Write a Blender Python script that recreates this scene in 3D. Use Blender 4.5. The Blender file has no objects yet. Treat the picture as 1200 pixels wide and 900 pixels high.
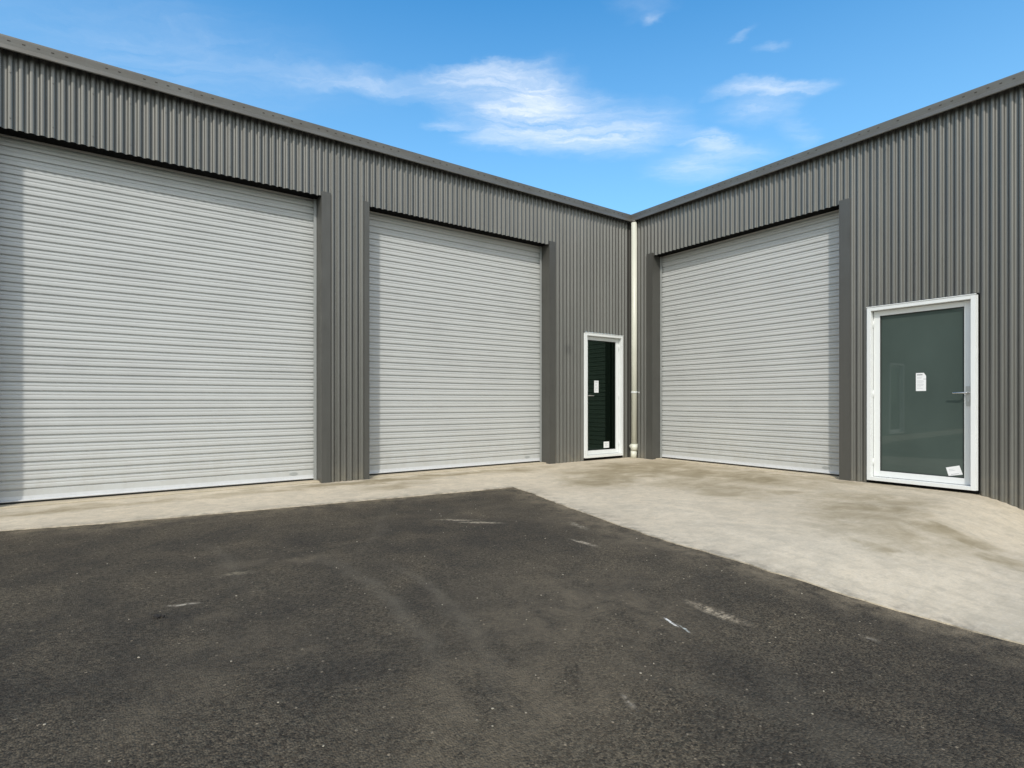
import bpy, bmesh, math, random
from mathutils import Vector, Matrix, noise as mnoise

random.seed(11)
scene = bpy.context.scene
COL = scene.collection
R = math.radians

# ------------------------------------------------------------------ layout
THETA = R(35.5)
CA, CB = math.cos(THETA), math.sin(THETA)
CORNER = Vector((2.1438, 9.9477, 0.0))
ROT_L = math.atan2(-CB, -CA)      # left wing: local x runs away from the corner, local y points into the yard
ROT_R = math.atan2(CA, -CB)       # right wing: local x runs towards the corner (x = -s), local y into the yard
PITCH, DEPTH = 0.0762, 0.026
EAVE = 4.30


def sm(x):
    x = min(1.0, max(0.0, x))
    return x * x * (3 - 2 * x)


def ground_z(t, s):
    return 0.012 - 0.34 * sm((s - 4.85) / 1.2) * (1 - 0.7 * sm(t / 3.5))


# ------------------------------------------------------------------ node helpers
class NB:
    def __init__(self, nt):
        self.nt = nt
        nt.nodes.clear()

    def n(self, typ, props=None, **ins):
        nd = self.nt.nodes.new(typ)
        for k, v in (props or {}).items():
            setattr(nd, k, v)
        for k, v in ins.items():
            key = int(k[1:]) if k[0] == 'i' and k[1:].isdigit() else k.replace('_', ' ')
            self.put(nd.inputs[key], v)
        return nd

    def put(self, sock, v):
        if isinstance(v, bpy.types.Node):
            v = v.outputs[0]
        if isinstance(v, bpy.types.NodeSocket):
            self.nt.links.new(v, sock)
        else:
            if sock.type == 'RGBA' and len(v) == 3:
                v = (*v, 1)
            sock.default_value = v

    def math(self, op, a, b=0.0, c=0.0, clamp=False):
        return self.n('ShaderNodeMath', dict(operation=op, use_clamp=clamp), i0=a, i1=b, i2=c).outputs[0]

    def mix(self, f, a, b, mode='MIX'):
        nd = self.n('ShaderNodeMix', dict(data_type='RGBA', blend_type=mode, clamp_factor=True))
        self.put(nd.inputs[0], f)
        self.put(nd.inputs[6], a)
        self.put(nd.inputs[7], b)
        return nd.outputs[2]

    def remap(self, v, a, b, c=0.0, d=1.0, kind='LINEAR'):
        return self.n('ShaderNodeMapRange', dict(interpolation_type=kind), i0=v, i1=a, i2=b, i3=c, i4=d).outputs[0]

    def noise(self, vec, scale, detail=4.0, rough=0.55, dist=0.0, out=0):
        return self.n('ShaderNodeTexNoise', None, Vector=vec, Scale=scale, Detail=detail, Roughness=rough,
                      Distortion=dist).outputs[out]

    def map(self, vec, loc=(0, 0, 0), rot=(0, 0, 0), scale=(1, 1, 1), typ='POINT'):
        return self.n('ShaderNodeMapping', dict(vector_type=typ), Vector=vec, Location=loc, Rotation=rot,
                      Scale=scale).outputs[0]

    def blob(self, vec, cx, cy, rx, ry, rot=0.0, amp=1.0):
        m = self.map(vec, (cx, cy, 0), (0, 0, rot), (rx, ry, 50), 'TEXTURE')
        d = self.n('ShaderNodeVectorMath', dict(operation='LENGTH'), i0=m).outputs['Value']
        return self.remap(d, 0.0, 1.0, amp, 0.0, 'SMOOTHSTEP')

    def bump(self, h, strength=0.3, dist=0.01, normal=None):
        nd = self.n('ShaderNodeBump', None, Height=h, Strength=strength, Distance=dist)
        if normal is not None:
            self.put(nd.inputs['Normal'], normal)
        return nd.outputs[0]


def material(name):
    m = bpy.data.materials.new(name)
    m.use_nodes = True
    b = NB(m.node_tree)
    out = b.n('ShaderNodeOutputMaterial')
    p = b.n('ShaderNodeBsdfPrincipled')
    b.put(out.inputs['Surface'], p)
    tc = b.n('ShaderNodeTexCoord')
    return m, b, p, tc.outputs['Object']


def painted(name, col, rough=0.4, metal=0.0, grime=0.15, bumpy=0.0, spec=0.5, scale=3.0):
    m, b, p, co = material(name)
    n1 = b.noise(co, scale, 6, 0.6)
    n2 = b.noise(b.map(co, scale=(14, 14, 1.2)), 1.5, 3)
    f = b.math('MULTIPLY', b.remap(n1, 0.35, 0.75), b.remap(n2, 0.3, 0.7))
    dark = tuple(c * (1 - grime) for c in col)
    p_col = b.mix(f, col, dark)
    b.put(p.inputs['Base Color'], p_col)
    b.put(p.inputs['Roughness'], b.remap(n1, 0.2, 0.8, max(0.05, rough - 0.08), rough + 0.1))
    p.inputs['Metallic'].default_value = metal
    p.inputs['Specular IOR Level'].default_value = spec
    if bumpy:
        b.put(p.inputs['Normal'], b.bump(b.noise(co, 3.5, 2), bumpy, 0.02))
    return m


# ------------------------------------------------------------------ materials
def mat_cladding():
    m, b, p, co = material('grey_painted_cladding')
    base = (0.172, 0.167, 0.152)
    sep = b.n('ShaderNodeSeparateXYZ', None, Vector=co)
    # every roll-formed rib picks up a slightly different tone
    rib = b.math('FLOOR', b.math('DIVIDE', sep.outputs[0], PITCH))
    wn = b.n('ShaderNodeTexWhiteNoise', dict(noise_dimensions='1D'), W=rib)
    tone = b.remap(wn.outputs[0], 0, 1, 0.93, 1.06)
    streak = b.noise(b.map(co, scale=(22, 22, 0.7)), 1.0, 5, 0.6)
    tone2 = b.remap(streak, 0.3, 0.75, 0.96, 1.05)
    big = b.noise(co, 0.9, 3)
    tone3 = b.remap(big, 0.3, 0.7, 0.96, 1.04)
    t = b.math('MULTIPLY', b.math('MULTIPLY', tone, tone2), tone3)
    # dust that the rain splashes onto the foot of the sheets
    foot = b.remap(sep.outputs[2], 0.0, 0.30, 0.34, 0.0, 'SMOOTHSTEP')
    foot = b.math('MULTIPLY', foot, b.remap(b.noise(co, 9, 5), 0.35, 0.65))
    c = b.n('ShaderNodeVectorMath', dict(operation='SCALE'), i0=base)
    b.put(c.inputs['Scale'], t)
    colr = b.mix(foot, c.outputs[0], (0.32, 0.28, 0.21))
    # rubbed patch where a number has been taken off the wall between the doors
    smudge = b.blob(co, 1.51, 0.0, 0.13, 40.0)
    sz = b.remap(b.math('ABSOLUTE', b.math('SUBTRACT', sep.outputs[2], 1.87)), 0.02, 0.12, 0.38, 0.0, 'SMOOTHSTEP')
    colr = b.mix(b.math('MULTIPLY', smudge, sz), colr, (0.06, 0.06, 0.06))
    b.put(p.inputs['Base Color'], colr)
    b.put(p.inputs['Roughness'], b.remap(streak, 0.3, 0.7, 0.36, 0.50))
    p.inputs['Specular IOR Level'].default_value = 0.5
    p.inputs['Metallic'].default_value = 0.55
    b.put(p.inputs['Normal'], b.bump(b.noise(b.map(co, scale=(6, 6, 1.0)), 1.2, 2), 0.12, 0.02))
    return m


def mat_roller():
    m, b, p, co = material('pale_grey_roller_curtain')
    n1 = b.noise(b.map(co, scale=(0.5, 1, 3)), 1.4, 4, 0.55)
    n2 = b.noise(co, 2.2, 5, 0.6)
    f = b.math('MULTIPLY', b.remap(n1, 0.35, 0.7), b.remap(n2, 0.35, 0.7))
    c = b.mix(f, (0.525, 0.528, 0.512), (0.465, 0.468, 0.455))
    scuff = b.noise(b.map(co, scale=(3, 3, 9)), 2.5, 6, 0.7)
    c = b.mix(b.remap(scuff, 0.64, 0.76, 0, 0.18), c, (0.36, 0.36, 0.36))
    sepr = b.n('ShaderNodeSeparateXYZ', None, Vector=co)
    dirt = b.math('MULTIPLY', b.remap(sepr.outputs[2], 0.05, 0.9, 0.22, 0.0, 'SMOOTHSTEP'), b.remap(b.noise(b.map(co, scale=(3, 1, 1.2)), 3.0, 7, 0.7), 0.4, 0.7))
    c = b.mix(dirt, c, (0.34, 0.30, 0.235))
    b.put(p.inputs['Base Color'], c)
    b.put(p.inputs['Roughness'], b.remap(n2, 0.2, 0.8, 0.3, 0.45))
    p.inputs['Specular IOR Level'].default_value = 0.5
    # slight oil-canning of the thin curtain steel
    b.put(p.inputs['Normal'], b.bump(b.noise(b.map(co, scale=(1.2, 1, 2)), 1.1, 1), 0.06, 0.03))
    return m


def mat_gutter():
    m, b, p, co = material('grey_gutter_steel')
    n1 = b.noise(b.map(co, scale=(1.4, 6, 6)), 2.0, 6, 0.65)
    n2 = b.noise(co, 40, 4, 0.6)
    c = b.mix(b.remap(n1, 0.35, 0.7), (0.150, 0.146, 0.132), (0.115, 0.105, 0.090))
    c = b.mix(b.remap(n2, 0.58, 0.75, 0, 0.45), c, (0.20, 0.16, 0.115))
    b.put(p.inputs['Base Color'], c)
    p.inputs['Roughness'].default_value = 0.45
    p.inputs['Metallic'].default_value = 0.35
    return m


def mat_concrete(name, sill=False):
    m, b, p, co = material(name)
    n_big = b.noise(co, 0.7, 5, 0.6, 0.3)
    n_mid = b.noise(co, 3.2, 8, 0.62, 0.6)
    n_fine = b.noise(co, 60, 6, 0.7)
    n_grit = b.noise(co, 260, 3, 0.7)
    # broom / float marks drawn across the slab
    sweep = b.noise(b.map(co, rot=(0, 0, 0.35), scale=(3.0, 22, 1)), 1.6, 5, 0.6)
    base = b.mix(b.remap(n_big, 0.35, 0.7), (0.72, 0.61, 0.455), (0.61, 0.505, 0.365))
    base = b.mix(b.remap(n_mid, 0.4, 0.72, 0, 0.75), base, (0.45, 0.39, 0.295))
    base = b.mix(b.remap(sweep, 0.45, 0.68, 0, 0.45), base, (0.72, 0.625, 0.49))
    blot = b.noise(co, 11.0, 7, 0.68, 0.4)
    base = b.mix(b.remap(blot, 0.48, 0.68, 0, 0.55), base, (0.42, 0.365, 0.275))
    base = b.mix(b.remap(blot, 0.44, 0.30, 0, 0.45), base, (0.76, 0.665, 0.53))
    base = b.mix(b.remap(n_fine, 0.35, 0.75, 0, 0.45), base, (0.36, 0.33, 0.27))
    base = b.mix(b.remap(n_grit, 0.58, 0.72, 0, 0.4), base, (0.26, 0.24, 0.20))
    base = b.mix(b.remap(n_grit, 0.40, 0.28, 0, 0.35), base, (0.64, 0.62, 0.57))
    if not sill:
        warp = b.noise(co, 1.9, 7, 0.65, out=1)
        wv = b.n('ShaderNodeVectorMath', dict(operation='SUBTRACT'), i0=warp, i1=(0.5, 0.5, 0.5))
        wv = b.n('ShaderNodeVectorMath', dict(operation='SCALE'), i0=wv)
        wv.inputs['Scale'].default_value = 1.1
        wc = b.n('ShaderNodeVectorMath', dict(operation='ADD'), i0=co, i1=wv).outputs[0]
        tot = None
        for cx, cy, rx, ry, rot, amp in [
                (1.2, 1.3, 2.0, 1.2, 0.2, 1.0), (2.3, 1.7, 1.3, 0.7, 0.5, 0.9), (0.9, 2.5, 0.9, 1.8, 0.0, 0.9),
                (1.9, 2.9, 0.8, 1.2, -0.3, 0.6), (2.4, 4.9, 1.3, 0.9, 0.2, 0.45), (1.8, 4.6, 0.5, 0.7, 0.2, 0.8), (2.1, 5.25, 0.4, 0.5, 0.0, 1.0), (1.2, 4.4, 0.8, 0.8, 0.0, 0.5),
                (3.2, 5.2, 0.3, 0.22, 0.0, 0.6), (2.5, 5.75, 0.3, 0.4, 0.0, 0.6), (1.6, 3.7, 0.3, 0.5, 0.0, 0.45),
                (0.2, 3.0, 0.25, 3.4, 0.0, 0.45), (4.4, 0.25, 3.5, 0.26, 0.0, 0.8), (8.0, 0.3, 2.6, 0.22, 0.0, 0.5),
                (4.9, 0.75, 0.8, 0.3, 0.1, 0.45), (2.9, 0.4, 0.9, 0.35, 0.0, 0.5)]:
            bl = b.blob(wc, cx, cy, rx, ry, rot, amp)
            tot = bl if tot is None else b.math('MAXIMUM', tot, bl)
        brk = b.noise(b.map(co, rot=(0, 0, 0.3), scale=(1.0, 1.7, 1)), 1.9, 9, 0.66, 0.5)
        st = b.math('MULTIPLY', b.remap(tot, 0.0, 0.55), b.remap(brk, 0.33, 0.64), clamp=True)
        base = b.mix(b.math('MULTIPLY', b.remap(tot, 0.0, 0.9), b.remap(brk, 0.25, 0.6, 0.25, 0.8)), base, (0.35, 0.28, 0.17))
        base = b.mix(b.math('MULTIPLY', st, 0.9), base, (0.27, 0.22, 0.135))
        # grime tracked off the asphalt along the free edge
        edge = b.n('ShaderNodeVertexColor', dict(layer_name='edge'))
        e = b.math('MULTIPLY', edge.outputs[0], b.remap(b.noise(co, 7, 7, 0.7), 0.42, 0.62))
        base = b.mix(b.math('MULTIPLY', e, 0.7), base, (0.17, 0.15, 0.12))
    else:
        base = b.mix(0.35, base, (0.40, 0.34, 0.23))
    b.put(p.inputs['Base Color'], base)
    p.inputs['Roughness'].default_value = 0.85
    p.inputs['Specular IOR Level'].default_value = 0.3
    h = b.math('ADD', b.math('MULTIPLY', n_fine, 0.6), b.math('ADD', b.math('MULTIPLY', n_grit, 0.3), b.math('MULTIPLY', sweep, 0.4)))
    b.put(p.inputs['Normal'], b.bump(h, 0.35, 0.006))
    return m


def mat_asphalt():
    m, b, p, co = material('dark_asphalt')
    big = b.noise(co, 0.55, 5, 0.6, 0.4)
    mid = b.noise(co, 2.4, 7, 0.65, 0.5)
    vor = b.n('ShaderNodeTexVoronoi', dict(feature='F1'), Vector=co, Scale=135.0, Randomness=1.0)
    vor2 = b.n('ShaderNodeTexVoronoi', dict(feature='F1'), Vector=co, Scale=48.0, Randomness=1.0)
    grain = b.noise(co, 150, 5, 0.75)
    big2 = b.noise(co, 1.15, 9, 0.72, 0.8)
    c = b.mix(b.math('MULTIPLY', b.remap(big, 0.36, 0.62), b.remap(big2, 0.36, 0.6)), (0.040, 0.036, 0.029), (0.078, 0.068, 0.050))
    c = b.mix(b.remap(mid, 0.45, 0.72, 0, 0.75), c, (0.104, 0.088, 0.062))
    c = b.mix(b.remap(mid, 0.45, 0.28, 0, 0.6), c, (0.028, 0.026, 0.023))
    # aggregate: every stone its own tone
    sepc = b.n('ShaderNodeSeparateColor', None, Color=vor.outputs['Color'])
    tone = b.remap(sepc.outputs[0], 0, 1, 0.22, 1.85)
    cc = b.n('ShaderNodeVectorMath', dict(operation='SCALE'), i0=c)
    b.put(cc.inputs['Scale'], b.math('MULTIPLY', tone, b.remap(grain, 0.3, 0.7, 0.35, 1.65)))
    c = cc.outputs[0]
    hue = b.mix(sepc.outputs[1], (0.090, 0.068, 0.050), (0.058, 0.060, 0.050))
    c = b.mix(0.22, c, hue)
    # trodden-in earth: small tan and rusty patches
    pn = b.noise(co, 7.5, 8, 0.72, 0.6)
    c = b.mix(b.remap(pn, 0.62, 0.76, 0, 0.6), c, (0.125, 0.105, 0.074))
    pn2 = b.noise(b.map(co, (3, 5, 0)), 4.2, 8, 0.7, 0.8)
    c = b.mix(b.remap(pn2, 0.57, 0.72, 0, 0.4), c, (0.088, 0.074, 0.054))
    c = b.mix(b.remap(pn2, 0.40, 0.28, 0, 0.55), c, (0.030, 0.028, 0.025))
    # tyre sweeps (pale dust left in arcs)
    warp = b.noise(co, 1.3, 5, 0.6, out=1)
    wv = b.n('ShaderNodeVectorMath', dict(operation='SUBTRACT'), i0=warp, i1=(0.5, 0.5, 0.5))
    wv = b.n('ShaderNodeVectorMath', dict(operation='SCALE'), i0=wv)
    wv.inputs['Scale'].default_value = 0.35
    wc = b.n('ShaderNodeVectorMath', dict(operation='ADD'), i0=co, i1=wv).outputs[0]
    sweepn = b.noise(co, 5, 7, 0.7, 0.5)
    tot = None
    for cx, cy, rad, w, amp, ax, ay, ar in [(10.6, 4.1, 4.2, 0.11, 1.0, 6.4, 4.2, 1.5), (10.5, 3.9, 4.35, 0.08, 0.8, 6.25, 4.5, 1.3),
                                            (10.7, 3.3, 3.75, 0.09, 0.6, 7.0, 3.0, 1.0), (3.2, 7.9, 3.1, 0.14, 0.6, 6.0, 5.9, 1.2),
                                            (9.0, 1.0, 3.6, 0.10, 0.5, 5.6, 2.6, 1.3), (9.6, 7.5, 4.3, 0.12, 0.5, 5.6, 6.0, 1.2)]:
        v = b.n('ShaderNodeVectorMath', dict(operation='DISTANCE'), i0=b.map(wc, scale=(1, 1, 0)), i1=(cx, cy, 0)).outputs['Value']
        d = b.math('ABSOLUTE', b.math('SUBTRACT', v, rad))
        ring = b.remap(d, 0.0, w * 0.8, amp, 0.0, 'SMOOTHSTEP')
        ring = b.math('MULTIPLY', ring, b.blob(co, ax, ay, ar, ar))
        tot = ring if tot is None else b.math('MAXIMUM', tot, ring)
    c = b.mix(b.math('MULTIPLY', tot, b.remap(sweepn, 0.3, 0.62, 0.1, 0.62)), c, (0.150, 0.136, 0.108))
    # dusty and dirt-coloured patches
    dust = None
    for cx, cy, rx, ry, rot, amp in [(5.7, 4.85, 1.1, 0.9, 0.3, 0.85), (6.4, 5.3, 0.9, 0.5, 0.2, 0.9), (7.15, 4.4, 0.5, 0.4, 0.0, 0.4),
                                     (4.55, 3.2, 0.5, 1.2, 0.1, 0.4), (4.9, 2.5, 1.1, 0.45, 0.0, 0.35), (7.4, 4.75, 0.45, 0.2, 0.5, 0.55), (4.6, 4.1, 0.5, 0.5, 0.0, 0.4), (6.9, 3.1, 0.35, 0.18, 0.4, 0.7), (6.55, 3.25, 0.3, 0.15, -0.2, 0.7), (7.2, 4.0, 0.2, 0.12, 0.0, 0.7), (7.0, 4.6, 0.25, 0.1, 0.2, 0.6)]:
        bl = b.blob(wc, cx, cy, rx, ry, rot, amp)
        dust = bl if dust is None else b.math('MAXIMUM', dust, bl)
    c = b.mix(b.math('MULTIPLY', dust, b.remap(b.noise(co, 4.5, 9, 0.76, 0.6), 0.36, 0.62)), c, (0.150, 0.128, 0.094))
    # bare scuffs and a splash of white
    scr = b.noise(b.map(co, rot=(0, 0, 0.9), scale=(6, 50, 1)), 1.5, 6, 0.7)
    brkn = b.remap(b.noise(co, 38, 6, 0.72), 0.40, 0.56, 0.1, 1.1)
    for cx, cy, rx, ry, rot, colr, amp in [
            (5.14, 5.25, 0.13, 0.034, 1.92, (0.40, 0.35, 0.27), 0.8), (5.47, 5.20, 0.045, 0.009, 1.72, (0.80, 0.82, 0.82), 1.3),
            (5.44, 5.28, 0.040, 0.007, 1.6, (0.5, 0.55, 0.55), 0.9), (5.08, 2.94, 0.17, 0.028, -0.66, (0.42, 0.38, 0.30), 0.7),
            (5.17, 2.76, 0.16, 0.026, -0.62, (0.38, 0.34, 0.27), 0.7), (7.29, 3.74, 0.06, 0.016, -0.5, (0.42, 0.39, 0.33), 0.8), (4.84, 3.98, 0.10, 0.025, 1.6, (0.42, 0.38, 0.31), 0.8),
            (6.04, 5.53, 0.05, 0.014, 1.4, (0.32, 0.29, 0.24), 0.5), 
            (4.52, 3.55, 0.12, 0.03, 1.4, (0.30, 0.28, 0.23), 0.7), (6.95, 3.30, 0.10, 0.03, -0.3, (0.26, 0.23, 0.17), 0.6),
            (4.72, 5.75, 0.06, 0.014, 1.4, (0.32, 0.29, 0.24), 0.4)]:
        bl = b.blob(wc, cx + 0.0, cy, rx * 1.6, ry * 1.8, rot, amp)
        f = b.math('MULTIPLY', b.math('MULTIPLY', bl, 1.7), b.math('MULTIPLY', b.remap(scr, 0.36, 0.54), brkn), clamp=True)
        c = b.mix(f, c, colr)
    # small pale chips pressed into the surface
    v3 = b.n('ShaderNodeTexVoronoi', dict(feature='F1'), Vector=co, Scale=26.0, Randomness=1.0)
    s3 = b.n('ShaderNodeSeparateColor', None, Color=v3.outputs['Color'])
    chip = b.math('MULTIPLY', b.remap(v3.outputs['Distance'], 0.16, 0.09), b.math('GREATER_THAN', s3.outputs[0], 0.965))
    chip = b.math('MULTIPLY', chip, b.remap(b.noise(co, 1.0, 3), 0.36, 0.6))
    c = b.mix(b.math('MULTIPLY', chip, 0.8), c, (0.36, 0.32, 0.25))
    s2 = b.n('ShaderNodeSeparateColor', None, Color=vor2.outputs['Color'])
    chip2 = b.math('MULTIPLY', b.remap(vor2.outputs['Distance'], 0.28, 0.16), b.math('GREATER_THAN', s2.outputs[1], 0.96))
    c = b.mix(b.math('MULTIPLY', chip2, 0.75), c, (0.30, 0.26, 0.20))
    # pale dust spilling off the apron edge
    edge = b.n('ShaderNodeVertexColor', dict(layer_name='edge'))
    e = b.math('MULTIPLY', edge.outputs[0], b.remap(b.noise(co, 5, 8, 0.75), 0.40, 0.62))
    c = b.mix(b.math('MULTIPLY', e, 0.85), c, (0.24, 0.205, 0.15))
    c = b.mix(1.0, c, (1.09, 1.02, 0.94), 'MULTIPLY')
    b.put(p.inputs['Base Color'], c)
    b.put(p.inputs['Roughness'], b.remap(grain, 0.3, 0.7, 0.75, 0.95))
    p.inputs['Specular IOR Level'].default_value = 0.25
    h = b.math('ADD', b.math('MULTIPLY', vor.outputs['Distance'], -0.9),
               b.math('ADD', b.math('MULTIPLY', grain, 0.7), b.math('MULTIPLY', vor2.outputs['Distance'], -0.6)))
    b.put(p.inputs['Normal'], b.bump(h, 0.8, 0.007))
    return m


def mat_glass(name, base, rough=0.0, mesh=False):
    m, b, p, co = material(name)
    if mesh:
        n = b.noise(b.map(co, scale=(1.2, 1, 0.7)), 1.6, 4)
        fine = b.n('ShaderNodeTexWave', dict(wave_type='BANDS', bands_direction='Z'), Vector=co, Scale=42.0, Distortion=0.6)
        colr = b.mix(b.remap(n, 0.3, 0.7), base, tuple(c * 1.25 for c in base))
        colr = b.mix(b.math('MULTIPLY', fine.outputs[0], 0.22), colr, tuple(c * 0.7 for c in base))
        b.put(p.inputs['Base Color'], colr)
    else:
        b.put(p.inputs['Base Color'], base)
    p.inputs['Roughness'].default_value = 0.6 if mesh else 0.02
    p.inputs['Specular IOR Level'].default_value = 0.1 if mesh else 0.36
    p.inputs['IOR'].default_value = 1.5
    p.inputs['Specular Tint'].default_value = (0.55, 1.0, 0.72, 1)
    if mesh:
        p.inputs['Coat Weight'].default_value = 0.9
        p.inputs['Coat Roughness'].default_value = 0.01
        p.inputs['Coat IOR'].default_value = 1.5
    wob = b.bump(b.noise(co, 1.1, 1), 0.05, 0.02)
    b.put(p.inputs['Coat Normal' if mesh else 'Normal'], wob)
    return m


M = {}
M['cladding'] = mat_cladding()
M['roller'] = mat_roller()
M['gutter'] = mat_gutter()
M['flashing'] = painted('grey_flashing_steel', (0.105, 0.102, 0.092), 0.45, metal=0.4, grime=0.2, bumpy=0.12)
M['concrete'] = mat_concrete('pale_concrete')
M['sill'] = mat_concrete('sill_concrete', True)
M['asphalt'] = mat_asphalt()
M['white'] = painted('white_powder_coat', (0.745, 0.755, 0.745), 0.3, grime=0.06)
M['rail'] = painted('pale_door_rail', (0.60, 0.60, 0.60), 0.35, grime=0.12)
M['guide'] = painted('zinc_guide', (0.42, 0.43, 0.42), 0.45, metal=0.3, grime=0.2)
M['pvc'] = painted('cream_pvc', (0.68, 0.67, 0.57), 0.35, grime=0.12)
M['rubber'] = painted('black_rubber', (0.02, 0.02, 0.02), 0.7)
M['steel'] = painted('satin_steel', (0.62, 0.61, 0.60), 0.28, metal=1.0)
M['darkmetal'] = painted('dark_bronze_steel', (0.16, 0.15, 0.145), 0.4, metal=0.6)
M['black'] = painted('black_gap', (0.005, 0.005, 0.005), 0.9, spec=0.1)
M['paper'] = painted('white_paper', (0.80, 0.80, 0.80), 0.8, grime=0.05)
M['ink'] = painted('grey_ink', (0.10, 0.10, 0.11), 0.8)
M['paleink'] = painted('pale_ink', (0.38, 0.40, 0.42), 0.8)
M['stone'] = painted('pale_stone', (0.40, 0.35, 0.27), 0.85, grime=0.5, scale=60)
M['clod'] = painted('dark_earth', (0.022, 0.018, 0.015), 0.9, grime=0.3, scale=60)
M['roof'] = painted('grey_roof_steel', (0.2, 0.2, 0.19), 0.4)
M['glass_dark'] = mat_glass('dark_door_glass', (0.0015, 0.003, 0.002))
M['glass_green'] = mat_glass('green_grey_door_glass', (0.054, 0.072, 0.065), mesh=True)
M['hole'] = painted('gutter_slot', (0.05, 0.042, 0.034), 0.8)


# ------------------------------------------------------------------ object helpers
def link(name, bm, mats, parent=None, smooth=False, loc=None, rot=None, bevel=0.0):
    me = bpy.data.meshes.new(name)
    bm.normal_update()
    bm.to_mesh(me)
    bm.free()
    o = bpy.data.objects.new(name, me)
    COL.objects.link(o)
    if not isinstance(mats, (list, tuple)):
        mats = [mats]
    for mm in mats:
        me.materials.append(mm)
    if smooth:
        for pl in me.polygons:
            pl.use_smooth = True
    if parent is not None:
        o.parent = parent
    if loc is not None:
        o.location = loc
    if rot is not None:
        o.rotation_euler = rot
    if bevel:
        md = o.modifiers.new('bevel', 'BEVEL')
        md.width = bevel
        md.segments = 2
        md.limit_method = 'ANGLE'
    return o


def thing(name, label, cat, loc, rotz=0.0, group=None):
    o = bpy.data.objects.new(name, None)
    COL.objects.link(o)
    o.location = loc
    o.rotation_euler = (0, 0, rotz)
    o.empty_display_size = 0.3
    tag(o, label, cat, group)
    return o


def tag(o, label, cat=None, group=None, kind=None):
    o['label'] = label
    if cat:
        o['category'] = cat
    if group:
        o['group'] = group
    if kind:
        o['kind'] = kind
    return o


def box(bm, x0, x1, y0, y1, z0, z1, mi=0):
    if x0 > x1:
        x0, x1 = x1, x0
    vs = [bm.verts.new((x, y, z)) for z in (z0, z1) for y in (y0, y1) for x in (x0, x1)]
    for idx in ((0, 2, 3, 1), (4, 5, 7, 6), (0, 1, 5, 4), (2, 6, 7, 3), (0, 4, 6, 2), (1, 3, 7, 5)):
        f = bm.faces.new([vs[i] for i in idx])
        f.material_index = mi


def prism(bm, pts_yz, x0, x1, mi=0, caps=True, m0=0.0, m1=0.0):
    """profile in (y,z) swept along x; m0/m1 mitre the ends by m*y"""
    a = [bm.verts.new((x0 + m0 * y, y, z)) for y, z in pts_yz]
    c = [bm.verts.new((x1 + m1 * y, y, z)) for y, z in pts_yz]
    n = len(a)
    for i in range(n):
        j = (i + 1) % n
        f = bm.faces.new((a[i], a[j], c[j], c[i]))
        f.material_index = mi
    if caps:
        bm.faces.new(a[::-1]).material_index = mi
        bm.faces.new(c).material_index = mi
    bmesh.ops.recalc_face_normals(bm, faces=bm.faces)


def tube(bm, p0, p1, r, seg=20, r1=None):
    p0, p1 = Vector(p0), Vector(p1)
    r1 = r if r1 is None else r1
    d = (p1 - p0).normalized()
    u = d.orthogonal().normalized()
    v = d.cross(u)
    a = [bm.verts.new(p0 + (u * math.cos(k) + v * math.sin(k)) * r) for k in [2 * math.pi * i / seg for i in range(seg)]]
    c = [bm.verts.new(p1 + (u * math.cos(k) + v * math.sin(k)) * r1) for k in [2 * math.pi * i / seg for i in range(seg)]]
    for i in range(seg):
        j = (i + 1) % seg
        bm.faces.new((a[i], a[j], c[j], c[i])).smooth = True
    bm.faces.new(a[::-1])
    bm.faces.new(c)


rib_rng = {}


def corr(x):
    """front face of the corrugated sheet at distance x along the wall"""
    k = math.floor(x / PITCH)
    if k not in rib_rng:
        r = random.Random(k * 7 + 3)
        rib_rng[k] = (r.uniform(0.94, 1.0), r.uniform(-0.04, 0.04))
    a0, p0 = rib_rng[k]
    k2 = k + 1
    ph = x / PITCH - k
    w = 0.5 - 0.5 * math.cos(2 * math.pi * ph)      # 0 in the pans, 1 on the crests
    sheet = 0.0006 * (math.floor(x / (PITCH * 10)) % 2)
    return DEPTH * a0 * (0.5 - 0.5 * math.tanh(1.7 * (math.cos(2 * math.pi * (ph + p0 * w * 0.5)) - 0.12)) / math.tanh(1.9)) + sheet


def cladding(parent, sgn, strips):
    """strips: (s0, s1, z0, z1) pieces of sheet, s measured from the corner"""
    bm = bmesh.new()
    step = PITCH / 18
    for s0, s1, z0, z1 in strips:
        n = max(2, int(round((s1 - s0) / step)))
        zs = [z0, z1] if z1 - z0 < 1.6 else [z0, z0 + (z1 - z0) / 2, z1]
        rows = []
        for z in zs:
            rows.append([bm.verts.new((sgn * (s0 + (s1 - s0) * i / n), corr(s0 + (s1 - s0) * i / n), z)) for i in range(n + 1)])
        for r in range(len(rows) - 1):
            for i in range(n):
                q = (rows[r][i], rows[r][i + 1], rows[r + 1][i + 1], rows[r + 1][i])
                f = bm.faces.new(q if sgn < 0 else q[::-1])
                f.smooth = True
        # turned lip of the sheet at its foot so the edge has thickness
        low = [bm.verts.new((v.co.x, v.co.y - 0.0016, v.co.z + 0.0004)) for v in rows[0]]
        edge = [bm.verts.new(v.co) for v in rows[0]]
        for i in range(n):
            q = (low[i], low[i + 1], edge[i + 1], edge[i])
            bm.faces.new(q if sgn < 0 else q[::-1])
    # roofing screws on the crests, in rows along the girts
    for s0, s1, z0, z1 in strips:
        k = math.ceil(s0 / PITCH + 0.2)
        while (k + 0.5) * PITCH < s1 - 0.02:
            if k % 4 == 1:
                s = (k + 0.5) * PITCH
                for z in (0.16, 1.35, 2.62, 3.63, 4.05):
                    if z0 + 0.05 < z < z1 - 0.03:
                        tube(bm, (sgn * s, DEPTH - 0.001, z), (sgn * s, DEPTH + 0.0045, z), 0.0062, 8)
            k += 1
    return link('wall', bm, M['cladding'], parent)


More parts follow.
